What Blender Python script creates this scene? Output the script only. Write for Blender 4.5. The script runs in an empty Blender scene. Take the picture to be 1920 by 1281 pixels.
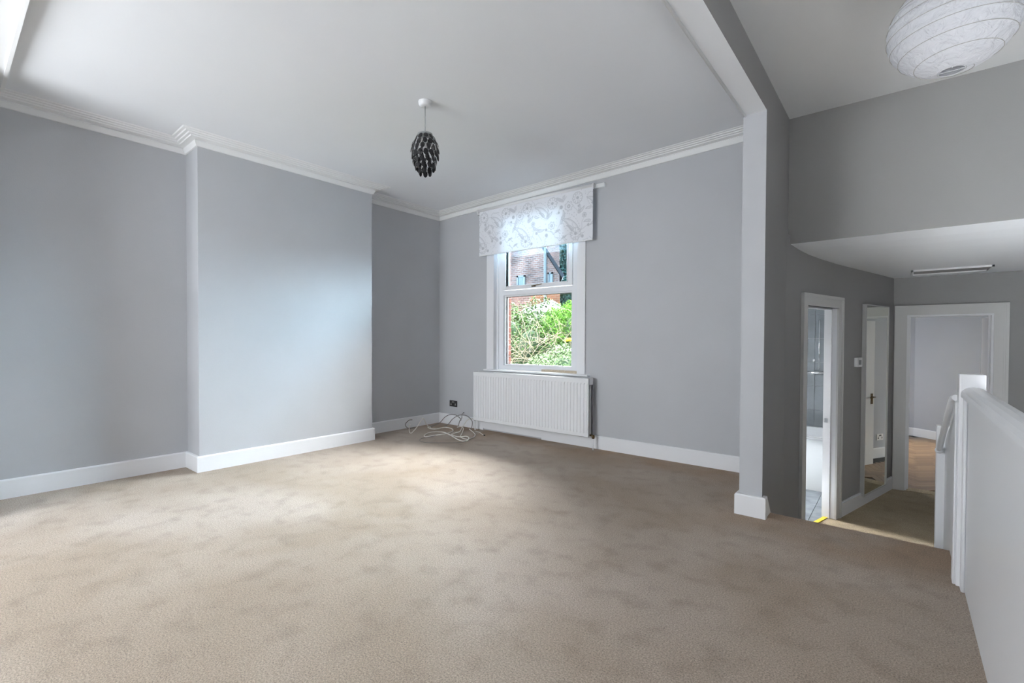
import bpy, bmesh, math, random
import numpy as np
from mathutils import Vector, Matrix
random.seed(7); rng = np.random.default_rng(7)
PI = math.pi
C = bpy.context.scene.collection
S = bpy.context.scene

# ---------------------------------------------------------------- camera
cd = bpy.data.cameras.new('camera'); cam = bpy.data.objects.new('camera', cd); C.objects.link(cam)
S.camera = cam
YAW, PIT, ROL = 0.7059, -0.0160, 0.0032
F = Vector((-math.sin(YAW)*math.cos(PIT), math.cos(YAW)*math.cos(PIT), math.sin(PIT)))
R0 = Vector((math.cos(YAW), math.sin(YAW), 0)); U0 = R0.cross(F)
RR = R0*math.cos(ROL) + U0*math.sin(ROL); UU = U0*math.cos(ROL) - R0*math.sin(ROL)
mw = Matrix((RR, UU, -F)).transposed().to_4x4(); mw.translation = (0, 0, 1.2)
cam.matrix_world = mw
cd.sensor_width = 36; cd.lens = 895.58/1920*36
cd.shift_x = 33.8/1920; cd.shift_y = 11.05/1920
cd.clip_start = 0.02; cd.clip_end = 200

# ---------------------------------------------------------------- light and exposure
S.view_settings.view_transform = 'Standard'; S.view_settings.look = 'None'
S.view_settings.gamma = 1; S.view_settings.use_curve_mapping = False
S.view_settings.exposure = 0.5
S.cycles.max_bounces = 10; S.cycles.diffuse_bounces = 7; S.cycles.glossy_bounces = 4
S.cycles.transparent_max_bounces = 16
S.cycles.sample_clamp_indirect = 6
S.cycles.caustics_reflective = False; S.cycles.caustics_refractive = False
SKY = 11.0
world = bpy.data.worlds.new('overcast_sky'); S.world = world; world.use_nodes = True
wn = world.node_tree; bg = wn.nodes['Background']
bg.inputs['Color'].default_value = (0.90, 0.95, 1.0, 1); bg.inputs['Strength'].default_value = SKY

def area(name, loc, target, sx, sy, power=0, color=(1, 1, 1), portal=False):
    l = bpy.data.lights.new(name, 'AREA'); l.shape = 'RECTANGLE'; l.size = sx; l.size_y = sy
    l.energy = power; l.color = color
    if portal: l.cycles.is_portal = True
    o = bpy.data.objects.new(name, l); C.objects.link(o); o.location = loc
    d = Vector(target) - Vector(loc)
    o.rotation_euler = d.to_track_quat('-Z', 'Y').to_euler()
    return o
sun = bpy.data.lights.new('hazy_sun', 'SUN'); sun.energy = 235; sun.angle = math.radians(145); sun.color = (.97, .98, 1.0)
so = bpy.data.objects.new('hazy_sun', sun); C.objects.link(so); so.location = (-4, 12, 8)
so.rotation_euler = Vector((.55, -math.cos(math.radians(28)), -math.sin(math.radians(28)))).to_track_quat('-Z', 'Y').to_euler()
# sky portal over the outside of the garden window
area('window_portal', (-3.42, 4.97, 1.76), (-3.42, 0, 1.86), 1.30, 2.1, portal=True)
# daylight of the rear window (behind the camera), of the bathroom window and of the far room window
area('rear_window_daylight', (-3.6, -2.15, 1.65), (-3.2, 5, 1.45), 1.7, 1.7, 32, (0.98, 0.98, 1.0))
area('stair_fill_light', (0.75, -2.15, 1.9), (0.4, 5, 0.9), 0.7, 1.2, .3, (0.95, 0.97, 1.0))  # weak added fill before the solid rear wall; no window built here
area('bathroom_window_daylight', (-2.28, 5.75, 0.95), (0.6, 4.9, -0.5), .52, .78, 14, (0.95, 0.98, 1.0))
area('far_room_window_daylight', (-1.56, 9.7, .9), (0.8, 9.4, 0.0), .48, .78, 20, (0.95, 0.97, 1.0))

# ---------------------------------------------------------------- materials
def mat(name, col, rough=0.5, metal=0.0, spec=0.5, noise=None, bump=None, mottle=None):
    m = bpy.data.materials.new(name); m.use_nodes = True
    nt = m.node_tree; b = nt.nodes['Principled BSDF']
    b.inputs['Base Color'].default_value = (*col, 1); b.inputs['Roughness'].default_value = rough
    b.inputs['Metallic'].default_value = metal; b.inputs['Specular IOR Level'].default_value = spec
    if mottle or bump:
        tc = nt.nodes.new('ShaderNodeNewGeometry')
    if mottle:
        sc, amt = mottle
        n = nt.nodes.new('ShaderNodeTexNoise'); n.inputs['Scale'].default_value = sc; n.inputs['Detail'].default_value = 6
        nt.links.new(tc.outputs['Position'], n.inputs['Vector'])
        r = nt.nodes.new('ShaderNodeMapRange'); r.inputs[1].default_value = .3; r.inputs[2].default_value = .7
        r.inputs[3].default_value = 1-amt; r.inputs[4].default_value = 1+amt
        nt.links.new(n.outputs['Fac'], r.inputs[0])
        v = nt.nodes.new('ShaderNodeVectorMath'); v.operation = 'SCALE'; v.inputs[0].default_value = col
        nt.links.new(r.outputs[0], v.inputs['Scale']); nt.links.new(v.outputs[0], b.inputs['Base Color'])
    if bump:
        sc, st = bump
        n = nt.nodes.new('ShaderNodeTexNoise'); n.inputs['Scale'].default_value = sc; n.inputs['Detail'].default_value = 3
        nt.links.new(tc.outputs['Position'], n.inputs['Vector'])
        bm_ = nt.nodes.new('ShaderNodeBump'); bm_.inputs['Strength'].default_value = st; bm_.inputs['Distance'].default_value = .004
        nt.links.new(n.outputs['Fac'], bm_.inputs['Height']); nt.links.new(bm_.outputs[0], b.inputs['Normal'])
    return m

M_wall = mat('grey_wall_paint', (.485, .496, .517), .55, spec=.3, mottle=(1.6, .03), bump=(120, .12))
M_hall_shade = mat('hall_grey_shaded', (.265, .263, .262), .55, spec=.3, mottle=(1.6, .03), bump=(120, .12))  # darker copy of the grey wall paint, hall shade put into the colour
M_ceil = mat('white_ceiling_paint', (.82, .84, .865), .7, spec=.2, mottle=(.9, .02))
M_trim_shade = mat('hall_gloss_shaded', (.62, .62, .61), .35)  # trim gloss greyed to stand in for the dim landing light
M_ceil_shade = mat('stair_ceiling_shaded', (.60, .605, .605), .7, spec=.2, mottle=(.9, .02))  # ceiling white darkened in colour for the dim stairwell
M_trim = mat('white_gloss_paint', (.80, .81, .83), .3, spec=.5, bump=(40, .05))
M_cornice = mat('white_cornice_paint', (.82, .83, .83), .6, spec=.3)
M_upvc = mat('white_plastic_frame', (.82, .84, .87), .25)
M_gasket = mat('dark_gasket', (.05, .055, .06), .6)
M_rad = mat('white_enamel', (.78, .79, .80), .28)
M_chrome = mat('chrome', (.75, .76, .77), .15, metal=1)
M_brass = mat('tarnished_brass', (.12, .08, .04), .4, metal=.8)
M_bronze = mat('dark_bronze_plate', (.045, .045, .045), .45, metal=.3)
M_white = mat('white_plastic', (.78, .79, .80), .35)
M_black = mat('black_plastic', (.02, .02, .022), .4)
M_cable = mat('cream_cable_sheath', (.78, .75, .69), .5)
M_cable2 = mat('grey_cable_sheath', (.20, .19, .18), .5)
M_filler = mat('bare_sill_filler', (.55, .47, .36), .8, mottle=(60, .2))
M_yellow = mat('yellow_threshold_tape', (.72, .50, .03), .5, mottle=(30, .1))
M_tile = mat('grey_wall_tile', (.19, .21, .225), .25, mottle=(3.5, .22))
M_grout = mat('pale_grout', (.62, .64, .66), .8)
M_slate = mat('dark_slate_tile', (.16, .18, .20), .45, mottle=(9, .35), bump=(25, .3))
M_bath = mat('white_acrylic', (.80, .82, .84), .15)
M_panelg = mat('pale_grey_bath_panel', (.60, .63, .64), .3)
M_mirror = mat('mirror_silver', (.80, .82, .74), .01, metal=1)
M_petal = mat('smoked_plastic_petal', (.014, .014, .016), .3, spec=.4)
M_lampin = mat('grey_lamp_frame', (.35, .37, .38), .4)
M_dgrey = mat('dark_edge', (.05, .05, .05), .8)
M_leafA = mat('hedge_leaf', (.016, .036, .006), .6, spec=.06, mottle=(2.2, .5))
M_leafB = mat('bright_conifer_leaf', (.038, .105, .006), .6, spec=.06, mottle=(2.5, .5))
M_leafC = mat('variegated_leaf', (.045, .072, .030), .6, spec=.06, mottle=(9, .6))
M_leafD = mat('teal_tree_leaf', (.014, .042, .038), .6, spec=.06, mottle=(1.2, .5))
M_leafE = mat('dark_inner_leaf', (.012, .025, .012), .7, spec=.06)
M_twig = mat('pale_bare_twig', (.10, .085, .06), .8, spec=.06)
M_flower = mat('yellow_rose_petal', (.26, .15, .005), .6, spec=.06)
M_soil = mat('garden_ground', (.03, .035, .015), .9, spec=.06, mottle=(3, .4))
M_roof = mat('slate_roof', (.008, .009, .012), .7, spec=.06, mottle=(5, .2))
M_frame_out = mat('outdoor_white_paint', (.075, .08, .085), .5, spec=.06)
M_paneout = mat('far_window_glass', (.025, .04, .055), .1)
M_render = mat('exterior_brick_skin', (.06, .03, .022), .8, spec=.06, mottle=(8, .3))
M_brick = mat('red_brick', (.038, .013, .009), .8, spec=.06, mottle=(14, .35), bump=(60, .4))
M_mortar = mat('mortar', (.08, .075, .07), .9, spec=.06)
M_greyglass = mat('conservatory_glazing', (.05, .06, .065), .5, spec=.08)

def carpet(name, a, b_, c, edge_shade=False):
    m = bpy.data.materials.new(name); m.use_nodes = True; nt = m.node_tree; N = nt.nodes; L = nt.links
    p = N['Principled BSDF']; p.inputs['Roughness'].default_value = 1; p.inputs['Specular IOR Level'].default_value = .1
    p.inputs['Sheen Weight'].default_value = .15; p.inputs['Sheen Roughness'].default_value = .6
    g = N.new('ShaderNodeNewGeometry')
    def noise(sc, det, dist=0):
        n = N.new('ShaderNodeTexNoise'); n.inputs['Scale'].default_value = sc; n.inputs['Detail'].default_value = det
        n.inputs['Distortion'].default_value = dist; L.new(g.outputs['Position'], n.inputs['Vector']); return n
    big = noise(.75, 3, .4); mid = noise(7, 5); fine = noise(150, 4); tuft = noise(360, 2)
    r1 = N.new('ShaderNodeMapRange'); r1.inputs[1].default_value = .38; r1.inputs[2].default_value = .62; L.new(big.outputs['Fac'], r1.inputs[0])
    mx = N.new('ShaderNodeMix'); mx.data_type = 'RGBA'; mx.inputs[6].default_value = (*a, 1); mx.inputs[7].default_value = (*b_, 1)
    L.new(r1.outputs[0], mx.inputs[0])
    if edge_shade:      # shade by the window wall and the step, painted into the pile as brown
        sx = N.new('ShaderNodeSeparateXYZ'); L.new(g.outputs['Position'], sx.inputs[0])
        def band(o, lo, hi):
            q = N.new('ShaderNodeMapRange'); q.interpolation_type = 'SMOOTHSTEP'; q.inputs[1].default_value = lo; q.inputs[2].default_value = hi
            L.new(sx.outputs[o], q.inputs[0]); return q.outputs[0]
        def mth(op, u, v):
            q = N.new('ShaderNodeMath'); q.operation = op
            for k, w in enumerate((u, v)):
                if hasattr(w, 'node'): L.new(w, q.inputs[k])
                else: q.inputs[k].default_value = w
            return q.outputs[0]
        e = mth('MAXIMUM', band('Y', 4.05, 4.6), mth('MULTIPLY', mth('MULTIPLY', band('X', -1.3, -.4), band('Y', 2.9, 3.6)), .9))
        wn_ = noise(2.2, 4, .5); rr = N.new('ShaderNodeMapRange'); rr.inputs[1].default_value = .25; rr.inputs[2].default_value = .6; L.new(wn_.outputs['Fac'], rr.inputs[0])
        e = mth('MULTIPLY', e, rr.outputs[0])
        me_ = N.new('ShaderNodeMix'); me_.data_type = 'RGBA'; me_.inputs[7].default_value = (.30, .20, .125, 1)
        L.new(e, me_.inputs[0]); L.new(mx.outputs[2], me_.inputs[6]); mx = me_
    r2 = N.new('ShaderNodeMapRange'); r2.inputs[1].default_value = .5; r2.inputs[2].default_value = .78; r2.inputs[4].default_value = .45; L.new(mid.outputs['Fac'], r2.inputs[0])
    mx2 = N.new('ShaderNodeMix'); mx2.data_type = 'RGBA'; mx2.inputs[7].default_value = (*c, 1)
    L.new(r2.outputs[0], mx2.inputs[0]); L.new(mx.outputs[2], mx2.inputs[6])
    ad = N.new('ShaderNodeMath'); ad.operation = 'ADD'; L.new(fine.outputs['Fac'], ad.inputs[0]); L.new(tuft.outputs['Fac'], ad.inputs[1])
    r3 = N.new('ShaderNodeMapRange'); r3.inputs[1].default_value = .7; r3.inputs[2].default_value = 1.3; r3.inputs[3].default_value = .45; r3.inputs[4].default_value = 1.55
    L.new(ad.outputs[0], r3.inputs[0])
    v = N.new('ShaderNodeVectorMath'); v.operation = 'SCALE'; L.new(mx2.outputs[2], v.inputs[0]); L.new(r3.outputs[0], v.inputs['Scale'])
    L.new(v.outputs[0], p.inputs['Base Color'])
    bp = N.new('ShaderNodeBump'); bp.inputs['Strength'].default_value = .6; bp.inputs['Distance'].default_value = .006
    L.new(ad.outputs[0], bp.inputs['Height']); L.new(bp.outputs[0], p.inputs['Normal'])
    return m
M_carpet = carpet('beige_carpet', (.41, .345, .29), (.31, .24, .18), (.17, .125, .09), edge_shade=True)
M_carpet2 = carpet('landing_carpet', (.36, .29, .185), (.30, .23, .135), (.17, .13, .07))

def parquet():
    m = bpy.data.materials.new('oak_parquet'); m.use_nodes = True; nt = m.node_tree; N = nt.nodes; L = nt.links
    p = N['Principled BSDF']; p.inputs['Roughness'].default_value = .35
    g = N.new('ShaderNodeNewGeometry'); r = N.new('ShaderNodeValToRGB'); L.new(g.outputs['Random Per Island'], r.inputs[0])
    r.color_ramp.elements[0].color = (.15, .085, .04, 1); r.color_ramp.elements[1].color = (.30, .19, .10, 1)
    L.new(r.outputs[0], p.inputs['Base Color']); return m
M_parq = parquet()

def glass(name, tint):
    m = bpy.data.materials.new(name); m.use_nodes = True; nt = m.node_tree; N = nt.nodes; L = nt.links
    N.remove(N['Principled BSDF']); out = N['Material Output']
    t = N.new('ShaderNodeBsdfTransparent'); t.inputs['Color'].default_value = (*tint, 1)
    g = N.new('ShaderNodeBsdfGlossy'); g.inputs['Roughness'].default_value = .01
    fr = N.new('ShaderNodeFresnel'); fr.inputs['IOR'].default_value = 1.45
    mx = N.new('ShaderNodeMixShader'); L.new(fr.outputs[0], mx.inputs[0]); L.new(t.outputs[0], mx.inputs[1]); L.new(g.outputs[0], mx.inputs[2])
    L.new(mx.outputs[0], out.inputs['Surface']); return m
M_glass = glass('clear_glass', (.96, .98, .98)); M_glass_blue = glass('blue_reflection_glass', (.78, .92, 1.0))  # blue pane tint stands in for a bluish reflection

def brickwork(name, c1, c2, mo):
    m = bpy.data.materials.new(name); m.use_nodes = True; nt = m.node_tree; N = nt.nodes; L = nt.links
    p = N['Principled BSDF']; p.inputs['Roughness'].default_value = .85; p.inputs['Specular IOR Level'].default_value = .05
    g = N.new('ShaderNodeNewGeometry'); mp = N.new('ShaderNodeMapping'); mp.inputs['Rotation'].default_value = (PI/2, 0, 0)
    L.new(g.outputs['Position'], mp.inputs['Vector'])
    b = N.new('ShaderNodeTexBrick'); L.new(mp.outputs[0], b.inputs['Vector'])
    b.inputs['Color1'].default_value = (*c1, 1); b.inputs['Color2'].default_value = (*c2, 1); b.inputs['Mortar'].default_value = (*mo, 1)
    b.inputs['Scale'].default_value = 1; b.inputs['Brick Width'].default_value = .22; b.inputs['Row Height'].default_value = .075; b.inputs['Mortar Size'].default_value = .008
    n = N.new('ShaderNodeTexNoise'); n.inputs['Scale'].default_value = 1.2; n.inputs['Detail'].default_value = 4; L.new(g.outputs['Position'], n.inputs['Vector'])
    r = N.new('ShaderNodeMapRange'); r.inputs[1].default_value = .35; r.inputs[2].default_value = .65; r.inputs[3].default_value = .7; r.inputs[4].default_value = 1.35; L.new(n.outputs['Fac'], r.inputs[0])
    v = N.new('ShaderNodeVectorMath'); v.operation = 'SCALE'; L.new(b.outputs['Color'], v.inputs[0]); L.new(r.outputs[0], v.inputs['Scale'])
    L.new(v.outputs[0], p.inputs['Base Color']); return m
M_farbrick = brickwork('far_brickwork', (.085, .045, .037), (.042, .026, .024), (.10, .09, .09))
M_farbrick2 = brickwork('orange_brickwork', (.11, .045, .02), (.06, .026, .014), (.08, .07, .065))

def papermat():
    m = bpy.data.materials.new('white_rice_paper'); m.use_nodes = True; nt = m.node_tree; N = nt.nodes; L = nt.links
    N.remove(N['Principled BSDF']); out = N['Material Output']
    d = N.new('ShaderNodeBsdfDiffuse'); d.inputs['Color'].default_value = (.74, .75, .78, 1)
    t = N.new('ShaderNodeBsdfTranslucent'); t.inputs['Color'].default_value = (.74, .75, .78, 1)
    mx = N.new('ShaderNodeMixShader'); mx.inputs[0].default_value = .35
    L.new(d.outputs[0], mx.inputs[1]); L.new(t.outputs[0], mx.inputs[2]); L.new(mx.outputs[0], out.inputs['Surface'])
    g = N.new('ShaderNodeNewGeometry'); n = N.new('ShaderNodeTexNoise'); n.inputs['Scale'].default_value = 18; n.inputs['Detail'].default_value = 5; n.inputs['Distortion'].default_value = 1.5
    L.new(g.outputs['Position'], n.inputs['Vector']); b = N.new('ShaderNodeBump'); b.inputs['Strength'].default_value = 1.0; b.inputs['Distance'].default_value = .014
    L.new(n.outputs['Fac'], b.inputs['Height']); L.new(b.outputs[0], d.inputs['Normal']); L.new(b.outputs[0], t.inputs['Normal'])
    return m
M_paper = papermat()

def fabricmat():
    m = bpy.data.materials.new('printed_blind_fabric'); m.use_nodes = True; nt = m.node_tree; N = nt.nodes; L = nt.links
    N.remove(N['Principled BSDF']); out = N['Material Output']
    a = N.new('ShaderNodeAttribute'); a.attribute_name = 'print'
    d = N.new('ShaderNodeBsdfDiffuse'); t = N.new('ShaderNodeBsdfTranslucent')
    mxd = N.new('ShaderNodeMix'); mxd.data_type = 'RGBA'; mxd.inputs[6].default_value = (.80, .82, .86, 1); mxd.inputs[7].default_value = (.47, .49, .53, 1)
    mxt = N.new('ShaderNodeMix'); mxt.data_type = 'RGBA'; mxt.inputs[6].default_value = (.52, .54, .57, 1); mxt.inputs[7].default_value = (.10, .105, .12, 1)
    L.new(a.outputs['Fac'], mxd.inputs[0]); L.new(a.outputs['Fac'], mxt.inputs[0])
    L.new(mxd.outputs[2], d.inputs['Color']); L.new(mxt.outputs[2], t.inputs['Color'])
    mx = N.new('ShaderNodeMixShader'); mx.inputs[0].default_value = .04
    L.new(d.outputs[0], mx.inputs[1]); L.new(t.outputs[0], mx.inputs[2]); L.new(mx.outputs[0], out.inputs['Surface'])
    return m
M_fabric = fabricmat()

# ---------------------------------------------------------------- mesh helpers
class MB:
    def __init__(s): s.v = []; s.f = []; s.sm = []
    def add(s, vs, fs, smooth=False):
        n = len(s.v); s.v += [tuple(v) for v in vs]; s.f += [tuple(i+n for i in f) for f in fs]; s.sm += [smooth]*len(fs); return s
    def box(s, x0, x1, y0, y1, z0, z1, M=None):
        vs = [Vector((x, y, z)) for z in (z0, z1) for y in (y0, y1) for x in (x0, x1)]
        if M: vs = [M @ v for v in vs]
        return s.add(vs, [(0,2,3,1),(4,5,7,6),(0,1,5,4),(2,6,7,3),(0,4,6,2),(1,3,7,5)])
    def bbox(s, x0, x1, y0, y1, z0, z1, b, M=None, seg=2):
        bm = bmesh.new(); bmesh.ops.create_cube(bm, size=1)
        for v in bm.verts: v.co = Vector(((x0+x1)/2+v.co.x*(x1-x0), (y0+y1)/2+v.co.y*(y1-y0), (z0+z1)/2+v.co.z*(z1-z0)))
        bmesh.ops.bevel(bm, geom=bm.edges[:], offset=b, segments=seg, affect='EDGES', profile=.5)
        if M: bmesh.ops.transform(bm, matrix=M, verts=bm.verts[:])
        bm.verts.index_update()
        s.add([v.co.copy() for v in bm.verts], [[v.index for v in f.verts] for f in bm.faces], False); bm.free(); return s
    def prism(s, poly, axis, a, b):   # poly: 2D points; axis extruded from a to b
        def P(u, v, w): return {'x': (w, u, v), 'y': (u, w, v), 'z': (u, v, w)}[axis]
        n = len(poly); vs = [P(u, v, a) for u, v in poly] + [P(u, v, b) for u, v in poly]
        return s.add(vs, [tuple(range(n))[::-1], tuple(range(n, 2*n))] + [(i, (i+1) % n, n+(i+1) % n, n+i) for i in range(n)])
    def tube(s, pts, r, n=8, closed=False, caps=True):
        pts = [Vector(p) for p in pts]; m = len(pts); rs = r if isinstance(r, (list, tuple)) else [r]*m
        vs = []; up = Vector((0, 0, 1)); prev = None
        for i, p in enumerate(pts):
            if closed: t = pts[(i+1) % m]-pts[i-1]
            else: t = pts[min(i+1, m-1)]-pts[max(i-1, 0)]
            t.normalize()
            if prev is None:
                a = t.cross(up) if abs(t.dot(up)) < .95 else t.cross(Vector((1, 0, 0)))
            else: a = prev - t*prev.dot(t)
            a.normalize(); prev = a; b = t.cross(a)
            for k in range(n):
                q = 2*PI*k/n; vs.append(p + (a*math.cos(q)+b*math.sin(q))*rs[i])
        fs = []
        for i in range(m if closed else m-1):
            j = (i+1) % m
            for k in range(n): fs.append((i*n+k, i*n+(k+1) % n, j*n+(k+1) % n, j*n+k))
        s.add(vs, fs, True)
        if caps and not closed:
            o = len(s.v)-len(vs); s.f += [tuple(o+k for k in range(n))[::-1], tuple(o+(m-1)*n+k for k in range(n))]; s.sm += [False, False]
        return s
    def lathe(s, prof, c, n=24, axis='z', smooth=True):   # prof: (r, h)
        vs = []
        for r, h in prof:
            for k in range(n):
                q = 2*PI*k/n; a, b = r*math.cos(q), r*math.sin(q)
                vs.append(Vector(c)+Vector({'z': (a, b, h), 'y': (a, h, b), 'x': (h, a, b)}[axis]))
        m = len(prof)
        fs = [(i*n+k, i*n+(k+1) % n, (i+1)*n+(k+1) % n, (i+1)*n+k) for i in range(m-1) for k in range(n)]
        s.add(vs, fs, smooth)
        o = len(s.v)-len(vs); s.f += [tuple(o+k for k in range(n))[::-1], tuple(o+(m-1)*n+k for k in range(n))]; s.sm += [False, False]
        return s
    def sweep(s, path, prof, zf=lambda x, y: 0, side=1, caps=True):  # plan path, profile of (out, z), offset to the right of travel
        P = [Vector(p) for p in path]; n = len(P); dirs = [(P[i+1]-P[i]).normalized() for i in range(n-1)]
        nr = [Vector((d.y, -d.x))*side for d in dirs]; rings = []
        for i in range(n):
            if i == 0: m_ = nr[0]
            elif i == n-1: m_ = nr[-1]
            else:
                m_ = nr[i-1]+nr[i]; m_ = m_/(m_.dot(nr[i]))
            rings.append([(P[i].x+m_.x*o, P[i].y+m_.y*o, z+zf(P[i].x, P[i].y)) for o, z in prof])
        k = len(prof); vs = [v for r in rings for v in r]
        fs = [(i*k+j, i*k+(j+1) % k, (i+1)*k+(j+1) % k, (i+1)*k+j) for i in range(n-1) for j in range(k)]
        if caps: fs += [tuple(range(k)), tuple((n-1)*k+j for j in range(k))[::-1]]
        return s.add(vs, fs)
    def build(s, name, m, parent=None, recalc=True):
        me = bpy.data.meshes.new(name); me.from_pydata(s.v, [], s.f)
        me.polygons.foreach_set('use_smooth', s.sm)
        me.materials.append(m)
        if recalc:
            bm = bmesh.new(); bm.from_mesh(me); bmesh.ops.recalc_face_normals(bm, faces=bm.faces[:]); bm.to_mesh(me); bm.free()
        me.update()
        o = bpy.data.objects.new(name, me); C.objects.link(o)
        if parent is not None:
            o.parent = parent; o.matrix_parent_inverse = Matrix.Translation(-parent.location)
        return o
def empty(name, loc=(0, 0, 0)):
    o = bpy.data.objects.new(name, None); C.objects.link(o); o.location = loc; o.empty_display_size = .1; return o
def tag(o, label=None, cat=None, group=None, kind=None):
    if label: o['label'] = label
    if cat: o['category'] = cat
    if group: o['group'] = group
    if kind: o['kind'] = kind
    return o
def struct(name, mb, m, label=None):
    return tag(mb.build(name, m), label, None, None, 'structure')
def smooth_path(pts, k=4):
    P = [Vector(p) for p in pts]; out = []
    for i in range(len(P)-1):
        p0, p1, p2, p3 = P[max(i-1, 0)], P[i], P[i+1], P[min(i+2, len(P)-1)]
        for j in range(k):
            t = j/k
            out.append(.5*((2*p1)+(p2-p0)*t+(2*p0-5*p1+4*p2-p3)*t*t+(3*p1-p0-3*p2+p3)*t**3))
    out.append(P[-1]); return out

# ---------------------------------------------------------------- room dimensions
L_, W_, B_, Y1, Y2 = -5.0952, 4.7568, -4.795, 1.5417, 3.3851
PX0, PX1, PY, ZS = -.8433, -.7016, 3.621, 2.7395
YR = -2.2; ZL = -.46; YBULK = 4.457; YH = 6.98
def tilt(x, y=0): return .0205*(x-L_)
def CZ(x): return 3.0+tilt(x)
K0 = Vector((-.685, YBULK)); K1 = Vector((-.065, 7.0)); DR = (K1-K0).normalized(); NR = Vector((-DR.y, DR.x))   # NR points into the bathroom
def O(s, n, z): p = K0+DR*s+NR*n; return (p.x, p.y, z)
def obox(mb, s0, s1, n0, n1, z0, z1):
    vs = [O(s, n, z) for z in (z0, z1) for n in (n0, n1) for s in (s0, s1)]
    return mb.add(vs, [(0,2,3,1),(4,5,7,6),(0,1,5,4),(2,6,7,3),(0,4,6,2),(1,3,7,5)])

# ---------------------------------------------------------------- floors
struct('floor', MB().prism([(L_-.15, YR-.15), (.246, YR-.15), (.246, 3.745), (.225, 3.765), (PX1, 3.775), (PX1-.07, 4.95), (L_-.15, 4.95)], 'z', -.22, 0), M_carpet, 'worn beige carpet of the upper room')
mb = MB().tube([(PX1+.0, 3.765, -.014), (.225, 3.755, -.014)], .014, 10)
nose = mb.build('carpet_nosing', M_carpet); nose.parent = bpy.data.objects['floor']
struct('floor_landing', MB().prism([(-.78, 3.9), (1.45, 3.9), (1.45, YH), O(2.6, .048, 0)[:2], O(.28, .048, 0)[:2], (-.78, 4.5)], 'z', ZL-.15, ZL).box(PX1, .26, 3.74, 4.02, ZL-.02, -.23), M_carpet2, 'brownish carpet of the lower landing beyond the step')
mb = MB()
for i in range(9): mb.box(.32, 1.3, 4.3-.25*(i+1), 4.3-.25*i, ZL-.19*(i+1)-.19, ZL-.19*(i+1))
struct('floor_stairs', mb, M_carpet2)
# ---------------------------------------------------------------- walls
wl = struct('wall_left', MB().box(L_-.15, L_, YR-.15, 4.95, -.2, 3.2), M_wall, 'grey left wall of the alcoves')
struct('wall_chimney_breast', MB().box(L_-.02, B_, Y1, Y2, -.1, 3.2), M_wall, 'projecting grey chimney breast on the left wall')
wx0, wx1, wz0, wz1 = -4.055, -2.79, .805, 2.88
struct('wall_window', MB().box(L_-.15, wx0, W_, 4.95, -.2, 3.3).box(wx1, PX0+.02, W_, 4.95, -.2, 3.3).box(wx0, wx1, W_, 4.95, -.2, wz0).box(wx0, wx1, W_, 4.95, wz1, 3.3), M_wall, 'grey wall with the garden window')
struct('wall_partition', MB().box(PX0, PX1, PY, 4.95, ZL-.1, 3.3).box(PX0, PX1, YR-.1, PY, ZS, 3.3), M_wall, 'grey wall end and ceiling beam between room and stairs')
wp = bpy.data.objects['wall_partition']; wp.data.materials.append(M_hall_shade); wp.data.materials.append(M_ceil)      # stair-side face darkened in its colour, as if in shade
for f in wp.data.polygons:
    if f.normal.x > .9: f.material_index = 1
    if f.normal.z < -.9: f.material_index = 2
rx0, rx1 = -4.5, -2.7
struct('wall_rear', MB().box(L_-.15, rx0, YR-.15, YR, -.2, 3.3).box(rx1, 1.45, YR-.15, YR, -2.8, 3.3).box(rx0, rx1, YR-.15, YR, -.2, .8).box(rx0, rx1, YR-.15, YR, 2.5, 3.3), M_wall)
struct('wall_shade_nib', MB().box(L_-.02, -4.52, -.06, .12, -.1, 3.2), M_wall)  # unseen wall stub, added and sized to shade the alcove from the rear light
struct('wall_bulkhead', MB().box(-.76, 1.45, YBULK, YBULK+.14, 1.974, 3.1), M_hall_shade, 'dropped grey wall over the landing')
struct('wall_stair_right', MB().box(1.3, 1.45, YR-.15, YH, -2.8, 3.2), M_hall_shade)
mb = MB(); zt = 2.05
obox(mb, -.07, .285, 0, .1, ZL-.1, zt); obox(mb, 1.0, 2.62, 0, .1, ZL-.1, zt); obox(mb, .285, 1.0, 0, .1, 1.50, zt)
struct('wall_hall_left', mb, M_hall_shade, 'grey angled wall with the bathroom doorway and the mirror')
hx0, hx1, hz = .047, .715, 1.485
struct('wall_hall_end', MB().box(-1.75, hx0, YH, YH+.15, ZL-.1, 2.6).box(hx1, 1.45, YH, YH+.15, ZL-.1, 2.6).box(hx0, hx1, YH, YH+.15, hz, 2.6), M_hall_shade, 'grey wall with the doorway at the end of the landing')
# ceilings
struct('ceiling', MB().add([(x, y, z) for x, z0_ in ((L_-.15, CZ(L_-.15)), (PX1-.05, CZ(PX1-.05))) for y in (YR-.15, 4.95) for z in (z0_, 3.35)], [(0,1,3,2),(4,6,7,5),(0,4,5,1),(2,3,7,6),(0,2,6,4),(1,5,7,3)]), M_ceil, 'white ceiling of the upper room')
struct('ceiling_stairs', MB().box(PX1-.05, 1.45, YR-.15, YBULK+.14, 2.97, 3.1), M_ceil_shade, 'white ceiling over the stairs')
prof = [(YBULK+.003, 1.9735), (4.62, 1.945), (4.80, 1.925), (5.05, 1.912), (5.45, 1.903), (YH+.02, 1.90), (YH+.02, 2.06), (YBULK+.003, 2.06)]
struct('ceiling_landing', MB().prism(prof, 'x', -.80, 1.45), M_ceil, 'low white plaster ceiling over the landing')

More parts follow.
